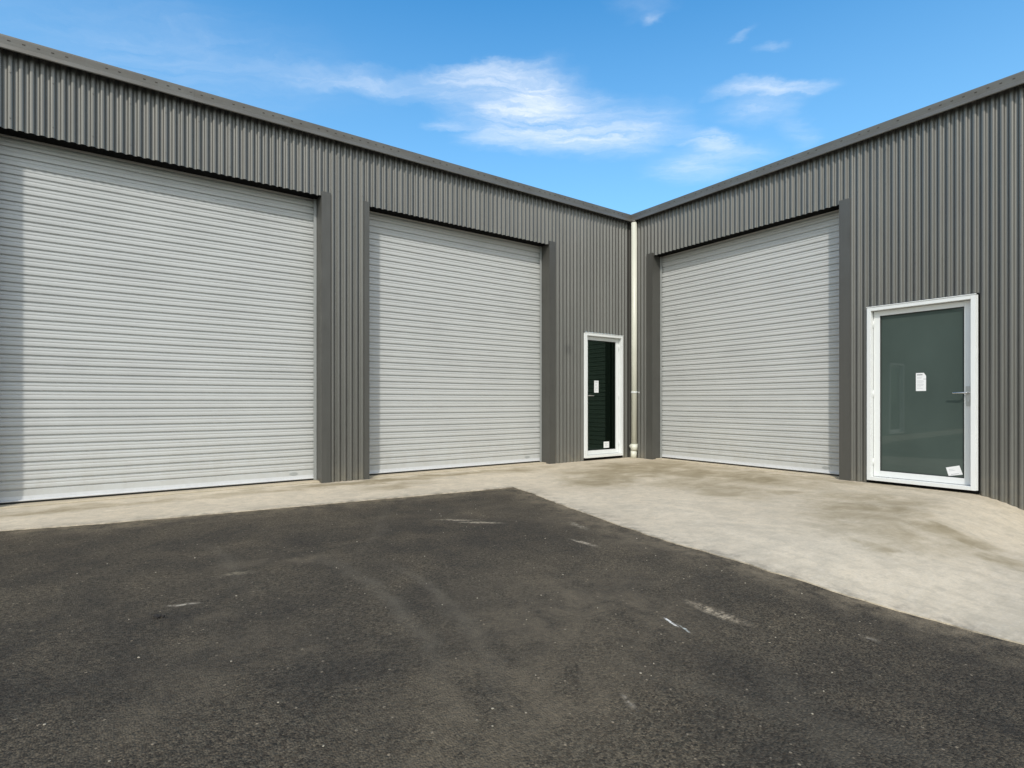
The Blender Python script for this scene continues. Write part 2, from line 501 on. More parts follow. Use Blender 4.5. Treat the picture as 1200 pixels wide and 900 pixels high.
def backing(parent, sgn, length, depth, s_start=0.0):
    """end and rear walls of the wing, plus its roof"""
    bm = bmesh.new()
    x0, x1 = sgn * s_start, sgn * length
    for x in (x1,):
        vs = [bm.verts.new(c) for c in ((x, -0.003, -0.4), (x, -depth, -0.4), (x, -depth, EAVE), (x, -0.003, EAVE))]
        bm.faces.new(vs)
    vs = [bm.verts.new(c) for c in ((x0, -depth, -0.4), (x1, -depth, -0.4), (x1, -depth, EAVE), (x0, -depth, EAVE))]
    bm.faces.new(vs)
    link('rear_wall', bm, M['flashing'], parent)
    bm = bmesh.new()
    prism(bm, [(-0.002, 4.262), (-0.002, 4.318), (-depth, 4.318), (-depth, 4.262)], min(x0, x1), max(x0, x1))
    link('roof', bm, M['roof'], parent)


def gutter(parent, sgn, length):
    # squared gutter with a rolled lower bead, mitred into the inside corner
    pr = [(0.100, 4.212), (0.110, 4.212), (0.1135, 4.219), (0.104, 4.258), (0.0985, 4.262), (0.101, 4.330),
          (0.098, 4.345), (0.086, 4.347), (0.0, 4.347), (0.0, 4.338), (0.090, 4.338), (0.0915, 4.262), (0.094, 4.256)]
    bm = bmesh.new()
    # mitre: the corner end moves out by y along the wall
    prism(bm, pr, 0.0, sgn * length, m0=sgn * 1.0)
    # bracket rivets / overflow slots along the front face
    s = 0.32
    k = 0
    rr = random.Random(5)
    while s < length - 0.1:
        z = 4.300
        h = 0.0045
        if rr.random() < 0.8:
            box(bm, sgn * (s - 0.011), sgn * (s + 0.011), 0.0985, 0.1018, z - h, z + h, 1)
        s += PITCH * 1.35
        k += 1
    # joints between gutter lengths
    for s in (2.9, 6.9):
        prism(bm, [(y + 0.0018, z) for y, z in pr[1:7]] + [(0.0945, 4.343), (0.0945, 4.216)], sgn * (s - 0.03), sgn * (s + 0.03), 0)
    return link('gutter', bm, [M['gutter'], M['hole']], parent)


HEAD = 3.528
D_DOOR = 0.205


def roller_door(parent, sgn, s0, s1):
    """corrugated steel curtain set back in its opening, with bottom rail, guides, sill and jambs"""
    bm = bmesh.new()
    pitch = 0.0862
    prof = [(0.0, -0.0175), (0.085, -0.0175), (0.135, -0.0025), (0.185, 0.0), (0.40, 0.0009), (0.52, -0.0002), (0.57, -0.0036), (0.62, -0.0038),
            (0.67, -0.0004), (0.73, 0.0008), (0.86, 0.0004), (0.925, -0.0018), (0.948, -0.0175)]
    zs = [(0.158, 0.0)]
    zs = [(0.062, -0.001), (0.150, 0.0), (0.153, -0.004)]
    z = 0.158
    while z < 3.92:
        for fz, dy in prof:
            zs.append((z + fz * pitch, dy))
        z += pitch
    nx = 30
    rows = []
    for zz, dy in zs:
        rows.append([bm.verts.new((sgn * (s0 - 0.02 + (s1 - s0 + 0.04) * i / nx),
                                   -D_DOOR + dy + 0.0022 * mnoise.noise(Vector((s0 * 3 + i * 0.17, zz * 1.6, 0))),
                                   zz - 0.004 * math.sin(math.pi * i / nx) * sm(zz / 1.0) + 0.0012 * mnoise.noise(Vector((i * 0.3, zz * 8, s0))))) for i in range(nx + 1)])
    for r in range(len(rows) - 1):
        for i in range(nx):
            q = (rows[r][i], rows[r][i + 1], rows[r + 1][i + 1], rows[r + 1][i])
            bm.faces.new(q if sgn < 0 else q[::-1])
    d = link('roller_door', bm, M['roller'], parent)
    bm = bmesh.new()
    prism(bm, [(-D_DOOR - 0.02, 0.050), (-D_DOOR + 0.030, 0.050), (-D_DOOR + 0.033, 0.056), (-D_DOOR + 0.030, 0.062), (-D_DOOR + 0.006, 0.066),
               (-D_DOOR + 0.004, 0.096), (-D_DOOR - 0.02, 0.096)], sgn * (s0 + 0.012), sgn * (s1 - 0.012))
    link('bottom_rail', bm, M['rail'], d)
    bm = bmesh.new()
    box(bm, sgn * (s0 + 0.012), sgn * (s1 - 0.012), -D_DOOR - 0.012, -D_DOOR + 0.012, 0.028, 0.0495)
    link('rubber_seal', bm, M['rubber'], d)
    for sg in (s0, s1):
        q = 1 if sg == s0 else -1
        bm = bmesh.new()
        box(bm, sgn * (sg + 0.003 * q), sgn * (sg + 0.040 * q), -D_DOOR + 0.036, -D_DOOR + 0.039, 0.034, 3.7)
        box(bm, sgn * (sg + 0.003 * q), sgn * (sg + 0.006 * q), -D_DOOR - 0.03, -D_DOOR + 0.036, 0.034, 3.7)
        link('guide_rail', bm, M['guide'], d)
    # small oval plate stamped on the bottom slat
    q = s0 + 0.27 if sgn > 0 else s1 - 0.27
    bm = bmesh.new()
    ring = [(q + 0.052 * math.cos(a), 0.121 + 0.020 * math.sin(a)) for a in [2 * math.pi * i / 24 for i in range(24)]]
    a = [bm.verts.new((sgn * x, -D_DOOR + 0.0006, z)) for x, z in ring]
    c = [bm.verts.new((sgn * x, -D_DOOR + 0.0030, z)) for x, z in ring]
    bm.faces.new(a)
    bm.faces.new(c[::-1])
    for i in range(24):
        bm.faces.new((a[i], a[(i + 1) % 24], c[(i + 1) % 24], c[i]))
    bmesh.ops.recalc_face_normals(bm, faces=bm.faces)
    link('oval_plate', bm, M['guide'], d)
    # concrete sill under the curtain
    bm = bmesh.new()
    prism(bm, [(-0.052, 0.0235), (-0.058, 0.0275), (-0.55, 0.0335), (-0.55, -0.15), (-0.052, -0.15)], sgn * (s0 - 0.04), sgn * (s1 + 0.04))
    link('door_sill', bm, M['sill'], parent)
    # head of the recess, well above the lintel line, closes it against the light
    bm = bmesh.new()
    box(bm, sgn * (s0 - 0.03), sgn * (s1 + 0.03), -D_DOOR - 0.05, -0.004, 4.16, 4.20)
    box(bm, sgn * (s0 - 0.03), sgn * (s1 + 0.03), -D_DOOR - 0.40, -D_DOOR - 0.38, 0.0, 4.2)
    link('lintel', bm, M['flashing'], parent)
    bm = bmesh.new()          # black box standing in for the deep shade under the header
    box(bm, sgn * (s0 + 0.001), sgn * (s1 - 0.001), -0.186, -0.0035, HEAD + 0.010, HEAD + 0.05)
    link('head_shade', bm, M['black'], parent)
    return d


def jamb(parent, sgn, s, q, w, top):
    """folded flashing round one side of a door opening: face flange over the ribs and a return into the opening"""
    bm = bmesh.new()
    t = 0.0025
    y1 = DEPTH + 0.006
    pts = [(s, y1), (s - q * w, y1), (s - q * w, y1 - 0.012), (s - q * (w - t), y1 - 0.012), (s - q * (w - t), y1 - t), (s - q * t, y1 - t),
           (s - q * t, -D_DOOR - 0.10), (s, -D_DOOR - 0.10)]
    a = [bm.verts.new((sgn * x, y, 0.014)) for x, y in pts]
    c = [bm.verts.new((sgn * x, y, top)) for x, y in pts]
    n = len(a)
    for i in range(n):
        bm.faces.new((a[i], a[(i + 1) % n], c[(i + 1) % n], c[i]))
    bm.faces.new(a)
    bm.faces.new(c)
    # return continues up inside the recess
    box(bm, sgn * (s - q * t), sgn * (s - q * 0.0002), -D_DOOR - 0.10, -0.004, top + 0.001, 4.16)
    bmesh.ops.recalc_face_normals(bm, faces=bm.faces)
    return link('door_jamb', bm, M['flashing'], parent)


def glass_door(parent, sgn, s0, s1, z0, z1, handle_s, glass, hinge_s):
    """white aluminium door: outer frame, recessed leaf, pane, lever handle, hinges"""
    fw, F0, F1 = 0.043, -0.075, 0.052
    leaf_y0, leaf_y1 = -0.070, -0.018
    bm = bmesh.new()          # leaf: stiles and rails butted end to end
    a0, a1, b0, b1 = s0 + fw + 0.004, s1 - fw - 0.004, z0 + fw + 0.004, z1 - fw - 0.004
    st = 0.069
    box(bm, sgn * a0, sgn * (a0 + st), leaf_y0, leaf_y1, b0, b1)
    box(bm, sgn * (a1 - st), sgn * a1, leaf_y0, leaf_y1, b0, b1)
    box(bm, sgn * (a0 + st), sgn * (a1 - st), leaf_y0, leaf_y1 - 0.0005, b0, b0 + st)
    box(bm, sgn * (a0 + st), sgn * (a1 - st), leaf_y0, leaf_y1 - 0.0005, b1 - st + 0.01, b1)
    d = link('glass_door', bm, M['white'], parent, bevel=0.002)
    bm = bmesh.new()
    box(bm, sgn * s0, sgn * (s0 + fw), F0, F1, z0, z1)
    box(bm, sgn * (s1 - fw), sgn * s1, F0, F1, z0, z1)
    box(bm, sgn * (s0 + fw), sgn * (s1 - fw), F0, F1 - 0.0005, z1 - fw, z1)
    box(bm, sgn * (s0 + fw), sgn * (s1 - fw), F0, F1 - 0.0005, z0, z0 + fw)
    # stepped drip cap over the head
    box(bm, sgn * (s0 - 0.006), sgn * (s1 + 0.006), F1 - 0.02, F1 + 0.006, z1 + 0.0005, z1 + 0.010)
    # second fold of the frame section (the shadow line beside the face)
    box(bm, sgn * (s0 - 0.012), sgn * (s0 - 0.0006), F0, F1 - 0.022, z0 + 0.001, z1 - 0.001)
    box(bm, sgn * (s1 + 0.0006), sgn * (s1 + 0.012), F0, F1 - 0.022, z0 + 0.001, z1 - 0.001)
    link('door_frame', bm, M['white'], d, bevel=0.0025)
    bm = bmesh.new()
    box(bm, sgn * (s0 - 0.024), sgn * (s0 - 0.0125), -0.08, 0.006, z0 - 0.03, z1 + 0.012)
    box(bm, sgn * (s1 + 0.0125), sgn * (s1 + 0.024), -0.08, 0.006, z0 - 0.03, z1 + 0.012)
    box(bm, sgn * (s0 - 0.0120), sgn * (s1 + 0.0120), -0.08, 0.004, z1 + 0.0105, z1 + 0.022)
    box(bm, sgn * (s0 - 0.0120), sgn * (s1 + 0.0120), -0.08, 0.016, 0.018, z0 - 0.0005)
    link('frame_seal', bm, M['black'], d)
    bm = bmesh.new()
    gy = -0.040
    box(bm, sgn * (a0 + st - 0.008), sgn * (a1 - st + 0.008), gy - 0.006, gy, b0 + st - 0.008, b1 - st + 0.018)
    link('glass_pane', bm, glass, d)
    # glazing bead
    bm = bmesh.new()
    g0, g1, h0, h1 = a0 + st, a1 - st, b0 + st, b1 - st + 0.01
    w = 0.007
    box(bm, sgn * (g0 + 0.0004), sgn * (g0 + w), gy + 0.0004, gy + 0.014, h0 + 0.0004, h1 - 0.0004)
    box(bm, sgn * (g1 - w), sgn * (g1 - 0.0004), gy + 0.0004, gy + 0.014, h0 + 0.0004, h1 - 0.0004)
    box(bm, sgn * (g0 + w), sgn * (g1 - w), gy + 0.0004, gy + 0.0135, h1 - w, h1 - 0.0004)
    box(bm, sgn * (g0 + w), sgn * (g1 - w), gy + 0.0004, gy + 0.0135, h0 + 0.0004, h0 + w)
    link('glazing_bead', bm, M['rubber'], d)
    # lever handle on a long plate
    q = 1 if handle_s < (s0 + s1) / 2 else -1
    hz = z0 + 1.055
    bm = bmesh.new()
    box(bm, sgn * (handle_s - 0.019), sgn * (handle_s + 0.019), leaf_y1 + 0.0005, leaf_y1 + 0.010, hz - 0.145, hz + 0.072)
    tube(bm, (sgn * handle_s, leaf_y1 + 0.008, hz), (sgn * handle_s, leaf_y1 + 0.058, hz), 0.0095, 14)
    tube(bm, (sgn * (handle_s - q * 0.010), leaf_y1 + 0.056, hz), (sgn * (handle_s + q * 0.125), leaf_y1 + 0.054, hz - 0.002), 0.0098, 14, 0.0075)
    tube(bm, (sgn * handle_s, leaf_y1 + 0.010, hz - 0.095), (sgn * handle_s, leaf_y1 + 0.017, hz - 0.095), 0.011, 14)
    link('door_handle', bm, M['steel'], d, bevel=0.0015)
    # knuckle hinges on the other side
    for zz in (z0 + 0.22, (z0 + z1) / 2, z1 - 0.2):
        bm = bmesh.new()
        tube(bm, (sgn * hinge_s, leaf_y1 + 0.008, zz - 0.045), (sgn * hinge_s, leaf_y1 + 0.008, zz + 0.045), 0.0055, 12)
        link('hinge', bm, M['white'], d)
    # sill flashing below the door
    return d


# ------------------------------------------------------------------ left wing
left = thing('warehouse', 'long grey corrugated warehouse wing left of the downpipe, with two roller doors',
             'building', (CORNER.x, CORNER.y, 0), ROT_L, 'corrugated warehouse wings')
D2 = (1.918, 4.906)
D1 = (5.512, 8.512)
PL = (0.246, 1.152, 0.060, 2.172)
LEN_L = 23.0
PF = (11.08, 12.12, 0.060, 2.172)
g = 0.016
cladding(left, 1, [(0.0, PL[0] - g, 0.014, EAVE), (PL[0] - g, PL[1] + g, PL[3] + 0.02, EAVE), (PL[1] + g, D2[0], 0.014, EAVE), (D2[0], D2[1], HEAD, EAVE),
                   (D2[1], D1[0], 0.014, EAVE), (D1[0], D1[1], HEAD, EAVE), (D1[1], PF[0] - g, 0.014, EAVE),
                   (PF[0] - g, PF[1] + g, PF[3] + 0.02, EAVE), (PF[1] + g, LEN_L, 0.014, EAVE)])
backing(left, 1, LEN_L, 11.0)
gutter(left, 1, LEN_L)
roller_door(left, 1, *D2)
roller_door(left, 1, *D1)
jamb(left, 1, D2[0], 1, 0.118, 3.585)
jamb(left, 1, D2[1], -1, 0.070, 3.575)
jamb(left, 1, D1[0], 1, 0.112, 3.582)
jamb(left, 1, D1[1], -1, 0.112, 3.582)
glass_door(left, 1, *PF, PF[1] - 0.043 - 0.039, M['glass_dark'], PF[0] + 0.047)
glass_door(left, 1, *PL, PL[1] - 0.043 - 0.039, M['glass_dark'], PL[0] + 0.047)
bm = bmesh.new()      # folded inside-corner flashing
prism(bm, [(0.018, 0.014), (0.018, 4.213), (0.0205, 4.213), (0.0205, 0.014)], 0.022, 0.085)
link('corner_flashing', bm, M['flashing'], left)

# ------------------------------------------------------------------ right wing
right = thing('warehouse', 'grey corrugated warehouse wing right of the downpipe, with one roller door',
              'building', (CORNER.x, CORNER.y, 0), ROT_R, 'corrugated warehouse wings')
D3 = (0.527, 3.554)
PR = (3.882, 4.936, 0.050, 2.158)
LEN_R = 11.5
cladding(right, -1, [(0.0, D3[0], 0.016, EAVE), (D3[0], D3[1], HEAD + 0.005, EAVE), (D3[1], PR[0] - g, 0.016, EAVE), (PR[0] - g, PR[1] + g, PR[3] + 0.02, EAVE),
                     (PR[1] + g, LEN_R, -0.50, EAVE)])
backing(right, -1, LEN_R, 11.0, -11.0)
gutter(right, -1, LEN_R)
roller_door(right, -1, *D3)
jamb(right, -1, D3[0], 1, 0.132, 3.585)
jamb(right, -1, D3[1], -1, 0.132, 3.575)
glass_door(right, -1, *PR, PR[1] - 0.043 - 0.038, M['glass_green'], PR[0] + 0.047)
bm = bmesh.new()
prism(bm, [(0.018, 0.016), (0.018, 4.213), (0.0205, 4.213), (0.0205, 0.016)], -0.022, -0.090)
link('corner_flashing', bm, M['flashing'], right)


def from_right(s, o, z):
    return Vector((CORNER.x + CB * s - CA * o, CORNER.y - CA * s - CB * o, z))


def from_left(t, o, z):
    return Vector((CORNER.x - CA * t + CB * o, CORNER.y - CB * t - CA * o, z))


# ------------------------------------------------------------------ downpipe
pp = from_right(0.155, 0.078, 0.0)
dp = thing('downpipe', 'round cream downpipe in the inside corner between the two grey walls', 'downpipe', (pp.x, pp.y, 0.012), ROT_R)
bm = bmesh.new()
tube(bm, (0, 0, 0.24), (0, 0, 4.204), 0.052, 32)
link('pipe', bm, M['pvc'], dp)
bm = bmesh.new()
tube(bm, (0, 0, 1.150), (0, 0, 1.178), 0.0575, 32)
box(bm, -0.066, 0.066, -0.064, -0.056, 1.152, 1.176)
link('pipe_clip', bm, M['white'], dp)
bm = bmesh.new()
tube(bm, (0.004, 0, 0.135), (0, 0, 0.250), 0.061, 32)
tube(bm, (0.014, 0, 0.0), (0.010, 0, 0.136), 0.0545, 32)
tube(bm, (0.020, 0, 0.165), (0.072, 0.0, 0.225), 0.042, 24)
link('pipe_socket', bm, M['pvc'], dp)
bm = bmesh.new()
tube(bm, (0, 0, 4.180), (0, 0, 4.2105), 0.0555, 32)
link('gutter_outlet', bm, M['gutter'], dp)


# ------------------------------------------------------------------ papers taped to the glass
def sheet(name, sgn, parent_rot, corners, y, label, heading, cat='notice', clip=False, tape=False):
    """corners: (s, z) of a sheet of paper standing 1 mm off a pane"""
    c0 = Vector((sum(c[0] for c in corners) / 4, sum(c[1] for c in corners) / 4))
    base = from_right(c0.x, y, c0.y) if sgn < 0 else from_left(c0.x, y, c0.y)
    bm = bmesh.new()
    pts = list(corners)
    P = lambda u, v: Vector(corners[3]) * (1 - u) * (1 - v) + Vector(corners[2]) * u * (1 - v) + Vector(corners[1]) * u * v + Vector(corners[0]) * (1 - u) * v

    def quad(u0, u1, v0, v1, off, th, mi):
        q = [P(u0, v0), P(u1, v0), P(u1, v1), P(u0, v1)]
        a = [bm.verts.new((sgn * (p.x - c0.x), off, p.y - c0.y)) for p in q]
        b_ = [bm.verts.new((sgn * (p.x - c0.x), off + th, p.y - c0.y)) for p in q]
        bm.faces.new(a[::-1]).material_index = mi
        bm.faces.new(b_).material_index = mi
        for i in range(4):
            bm.faces.new((a[i], a[(i + 1) % 4], b_[(i + 1) % 4], b_[i])).material_index = mi
    if clip:        # top right corner torn away
        outline = [P(0, 0), P(1, 0), P(1, 0.83), P(0.78, 1), P(0, 1)]
        a = [bm.verts.new((sgn * (p.x - c0.x), 0, p.y - c0.y)) for p in outline]
        b_ = [bm.verts.new((sgn * (p.x - c0.x), 0.0012, p.y - c0.y)) for p in outline]
        bm.faces.new(a[::-1])
        bm.faces.new(b_)
        for i in range(5):
            bm.faces.new((a[i], a[(i + 1) % 5], b_[(i + 1) % 5], b_[i]))
    else:
        quad(0, 1, 0, 1, 0.0, 0.0012, 0)
    for u0, u1, v0, v1, mi in heading:
        quad(u0, u1, v0, v1, 0.0014, 0.0003, mi)
    bmesh.ops.recalc_face_normals(bm, faces=bm.faces)
    o = link(name, bm, [M['paper'], M['ink'], M['paleink']], None, loc=base, rot=(0, 0, parent_rot))
    tag(o, label, cat, 'papers stuck on the glass doors')
    return o


GY = -0.0392
txt = [(0.10, 0.66, 0.875, 0.915, 1), (0.74, 1.0, 0.645, 0.662, 1)] + [(0.12, 0.12 + w, v, v + 0.014, 2) for w, v in
      ((0.5, 0.76), (0.44, 0.70), (0.62, 0.56), (0.7, 0.50), (0.55, 0.44), (0.68, 0.36), (0.6, 0.30), (0.4, 0.22), (0.55, 0.14))]
sheet('paper_notice', -1, ROT_R, [(4.364, 1.341), (4.463, 1.341), (4.463, 1.132), (4.364, 1.132)], GY,
      'white paper notice with one corner cut, halfway up the wide green glass door', txt, clip=True)
sheet('paper_label', -1, ROT_R, [(4.650, 0.268), (4.772, 0.302), (4.803, 0.204), (4.675, 0.176)], GY,
      'tilted white paper label at the bottom of the wide green glass door',
      [(0.2, 0.75, 0.12, 0.17, 2), (0.15, 0.5, 0.7, 0.73, 2), (0.15, 0.6, 0.55, 0.58, 2)], 'label')
# left door: s decreases to the right, so corners are mirrored
txl = [(0.1, 0.8, 0.86, 0.91, 2)] + [(0.15, 0.15 + w, v, v + 0.02, 2) for w, v in ((0.6, 0.7), (0.5, 0.6), (0.65, 0.45), (0.6, 0.35), (0.4, 0.2))]
sheet('paper_notice', 1, ROT_L, [(0.868, 1.374), (0.764, 1.374), (0.764, 1.168), (0.868, 1.168)], GY,
      'small white paper notice halfway up the narrow dark glass door', txl)
sheet('paper_label', 1, ROT_L, [(0.640, 0.312), (0.508, 0.312), (0.508, 0.204), (0.640, 0.204)], GY,
      'square white paper label low on the narrow dark glass door', [(0.2, 0.8, 0.70, 0.76, 2), (0.2, 0.6, 0.5, 0.55, 2), (0.2, 0.7, 0.3, 0.35, 2)], 'label')

# ------------------------------------------------------------------ ground
EDGE_L = [(3.77, 1.62), (4.24, 1.59), (5.31, 1.48), (6.13, 1.40), (7.64, 1.24), (8.27, 1.10), (10.0, 0.98), (23.0, 0.9)]
EDGE_R = [(1.62, 3.77), (2.12, 3.86), (2.65, 4.00), (3.42, 4.17), (4.28, 4.33), (5.07, 4.38), (5.50, 4.30), (5.85, 4.21), (6.17, 4.20), (11.0, 4.25)]


def interp(tab, x):
    if x <= tab[0][0]:
        return tab[0][1]
    for (x0, y0), (x1, y1) in zip(tab, tab[1:]):
        if x <= x1:
            return y0 + (y1 - y0) * (x - x0) / (x1 - x0)
    return tab[-1][1]


def ragged(x, k):
    return 0.010 * mnoise.noise(Vector((x * 6.0, k, 0))) + 0.012 * mnoise.noise(Vector((x * 1.7, k + 3, 0))) + 0.005 * mnoise.noise(Vector((x * 25, k, 1)))


def edge_l(t):
    return interp(EDGE_L, t) + ragged(t, 1.0) * sm((t - 3.77) / 0.5)


def edge_r(s):
    return interp(EDGE_R, s) + ragged(s, 7.0) * sm((s - 1.62) / 0.5) * 1.6


def build_ground():
    # asphalt sheet: fine near the building, coarse out to the horizon
    def axis(lo, hi, step):
        c = []
        v = lo
        while v < hi + 1e-6:
            c.append(v)
            v += step
        out = [hi + e for e in (0.5, 1.5, 4, 10, 30, 90, 300, 900)]
        inn = [lo - e for e in (900, 300, 90, 30, 10, 4, 1.5, 0.5)]
        return inn + c + out
    ts, ss = axis(-0.5, 12.0, 0.1), axis(-0.5, 9.0, 0.1)
    bm = bmesh.new()
    lay = bm.verts.layers.float_color.new('edge')
    grid = []
    for t in ts:
        row = []
        for s in ss:
            v = bm.verts.new((t, s, ground_z(t, s) - 0.007))
            d = 9.0
            if t > 3.6:
                d = min(d, abs(s - interp(EDGE_L, t)))
            if s > 1.4:
                d = min(d, abs(t - interp(EDGE_R, s)))
            e = max(0.0, 1 - d / 0.45) ** 1.3
            v[lay] = (e, e, e, 1)
            row.append(v)
        grid.append(row)
    for i in range(len(ts) - 1):
        for j in range(len(ss) - 1):
            bm.faces.new((grid[i][j], grid[i + 1][j], grid[i + 1][j + 1], grid[i][j + 1])).smooth = True
    o = link('asphalt', bm, M['asphalt'], None, loc=(CORNER.x, CORNER.y, 0), rot=(0, 0, ROT_L))
    tag(o, 'dark worn asphalt yard with pale tyre sweeps and dust', None, None, 'structure')

    # concrete apron: an L of slab along both walls
    bm = bmesh.new()
    lay = bm.verts.layers.float_color.new('edge')

    def strip(us, edge, swap, start):
        prev = None
        n = 30
        for u in us:
            e = edge(u)
            row = []
            for k in range(n + 1):
                w = start + (e - start) * k / n
                t, s = (w, u) if swap else (u, w)
                v = bm.verts.new((t, s, ground_z(t, s)))
                x = max(0.0, 1 - (e - w) / 0.30) ** 2 * (sm((u - 1.45) / 0.4) if swap else 1.0)
                v[lay] = (x, x, x, 1)
                row.append(v)
            t, s = (e + 0.003, u) if swap else (u, e + 0.003)
            for dz in (0.0, -0.06):
                v = bm.verts.new((t, s, ground_z(t, s) + dz))
                v[lay] = (1, 1, 1, 1)
                row.append(v)
            if prev:
                for k in range(n + 2):
                    bm.faces.new((prev[k], prev[k + 1], row[k + 1], row[k])).smooth = k < n
            prev = row
    us = [3.77 + 0.03 * i for i in range(int((23 - 3.77) / 0.03))]
    strip(us, edge_l, False, -0.045)
    us = [-0.045 + (1.62 + 0.045) * i / 30 for i in range(31)]
    us += [1.62 + 0.03 * (i + 1) for i in range(int((11 - 1.62) / 0.03))]
    strip(us, edge_r, True, -0.045)
    bmesh.ops.recalc_face_normals(bm, faces=bm.faces)
    if sum(f.normal.z for f in bm.faces) < 0:
        bmesh.ops.reverse_faces(bm, faces=bm.faces)
    o = link('concrete_apron', bm, M['concrete'], None, loc=(CORNER.x, CORNER.y, 0), rot=(0, 0, ROT_L))
    tag(o, 'pale stained concrete apron along the foot of both walls', None, None, 'structure')


build_ground()


# ------------------------------------------------------------------ loose stones and a clod of earth
def pebble_mesh(seed, rough=0.3):
    bm = bmesh.new()
    bmesh.ops.create_icosphere(bm, subdivisions=2, radius=1.0)
    for v in bm.verts:
        n = mnoise.noise(v.co * 1.6 + Vector((seed * 9.1, 0, 0)))
        v.co *= 1 + rough * n
        v.co.z *= 0.6
    me = bpy.data.meshes.new('stone_chip')
    bm.to_mesh(me)
    bm.free()
    return me


peb = [pebble_mesh(i) for i in range(4)]
for me in peb:
    me.materials.append(M['stone'])
rp = random.Random(23)
count = 0
spots = []
while count < 90:
    t, s = rp.uniform(4.3, 7.9), rp.uniform(1.9, 6.0)
    if rp.random() > 0.30 + 0.55 * (1 - min(1, abs(t - 5.1) / 2.2)):
        continue
    if t < edge_r(s) + 0.06 or s < edge_l(t) + 0.06:
        continue
    r = rp.uniform(0.0024, 0.0046) * (1.4 if rp.random() < 0.08 else 1)
    spots.append((t, s, r))
    count += 1
for i, (t, s, r) in enumerate(spots):
    o = bpy.data.objects.new('stone_chip', peb[i % 4])
    COL.objects.link(o)
    o.location = from_left(t, s, ground_z(t, s) - 0.007 + r * 0.45)
    o.rotation_euler = (rp.uniform(-0.2, 0.2), rp.uniform(-0.2, 0.2), rp.uniform(0, 6.28))
    o.scale = (r * rp.uniform(0.8, 1.3), r * rp.uniform(0.7, 1.1), r)
    tag(o, 'small pale stone chip lying loose on the dark asphalt', 'stone', 'stone chips scattered on the asphalt')

me = pebble_mesh(9.7, 0.6)
me.materials.append(M['clod'])
bm = bmesh.new()
bm.from_mesh(me)
for dx, dy, sc in ((1.3, 0.5, 0.6), (-0.9, 1.0, 0.45)):
    r = bmesh.ops.create_icosphere(bm, subdivisions=2, radius=sc)
    for v in r['verts']:
        v.co = v.co * (1 + 0.5 * mnoise.noise(v.co * 3)) + Vector((dx, dy, -0.25))
        v.co.z *= 0.7
bm.to_mesh(me)
bm.free()
o = bpy.data.objects.new('earth_clod', me)
COL.objects.link(o)
o.location = from_left(7.38, 3.83, ground_z(7.38, 3.83) - 0.001)
o.scale = (0.017, 0.014, 0.014)
tag(o, 'single dark crumbled clod of earth on the asphalt', 'clod')

# ------------------------------------------------------------------ sky, clouds and sun
SUN_EL = R(41)
sun_h = Vector((-0.165, -0.986)).normalized()
to_sun = Vector((sun_h.x * math.cos(SUN_EL), sun_h.y * math.cos(SUN_EL), math.sin(SUN_EL)))

w = bpy.data.worlds.new('World')
scene.world = w
w.use_nodes = True
b = NB(w.node_tree)
out = b.n('ShaderNodeOutputWorld')
bg = b.n('ShaderNodeBackground')
b.put(out.inputs['Surface'], bg)
sky = b.n('ShaderNodeTexSky', dict(sky_type='NISHITA', sun_disc=False, sun_elevation=SUN_EL,
                                   sun_rotation=math.atan2(sun_h.x, sun_h.y), altitude=0.0, air_density=1.0, dust_density=0.6,
                                   ozone_density=2.2))
tc = b.n('ShaderNodeTexCoord').outputs['Generated']
sep = b.n('ShaderNodeSeparateXYZ', None, Vector=tc)
zc = b.math('MAXIMUM', sep.outputs[2], 0.03)
u = b.math('DIVIDE', sep.outputs[0], zc)
v = b.math('DIVIDE', sep.outputs[1], zc)
layer = b.n('ShaderNodeCombineXYZ', None, X=u, Y=v, Z=0.0).outputs[0]      # flat cirrus layer high above the yard
wn = b.noise(layer, 3.2, 5, 0.6, out=1)
wv = b.n('ShaderNodeVectorMath', dict(operation='SUBTRACT'), i0=wn, i1=(0.5, 0.5, 0.5))
wv = b.n('ShaderNodeVectorMath', dict(operation='SCALE'), i0=wv)
wv.inputs['Scale'].default_value = 0.26
lw = b.n('ShaderNodeVectorMath', dict(operation='ADD'), i0=layer, i1=wv).outputs[0]
wn2 = b.noise(layer, 11.0, 4, 0.6, out=1)
wv2 = b.n('ShaderNodeVectorMath', dict(operation='SUBTRACT'), i0=wn2, i1=(0.5, 0.5, 0.5))
wv2 = b.n('ShaderNodeVectorMath', dict(operation='SCALE'), i0=wv2)
wv2.inputs['Scale'].default_value = 0.07
lw = b.n('ShaderNodeVectorMath', dict(operation='ADD'), i0=lw, i1=wv2).outputs[0]
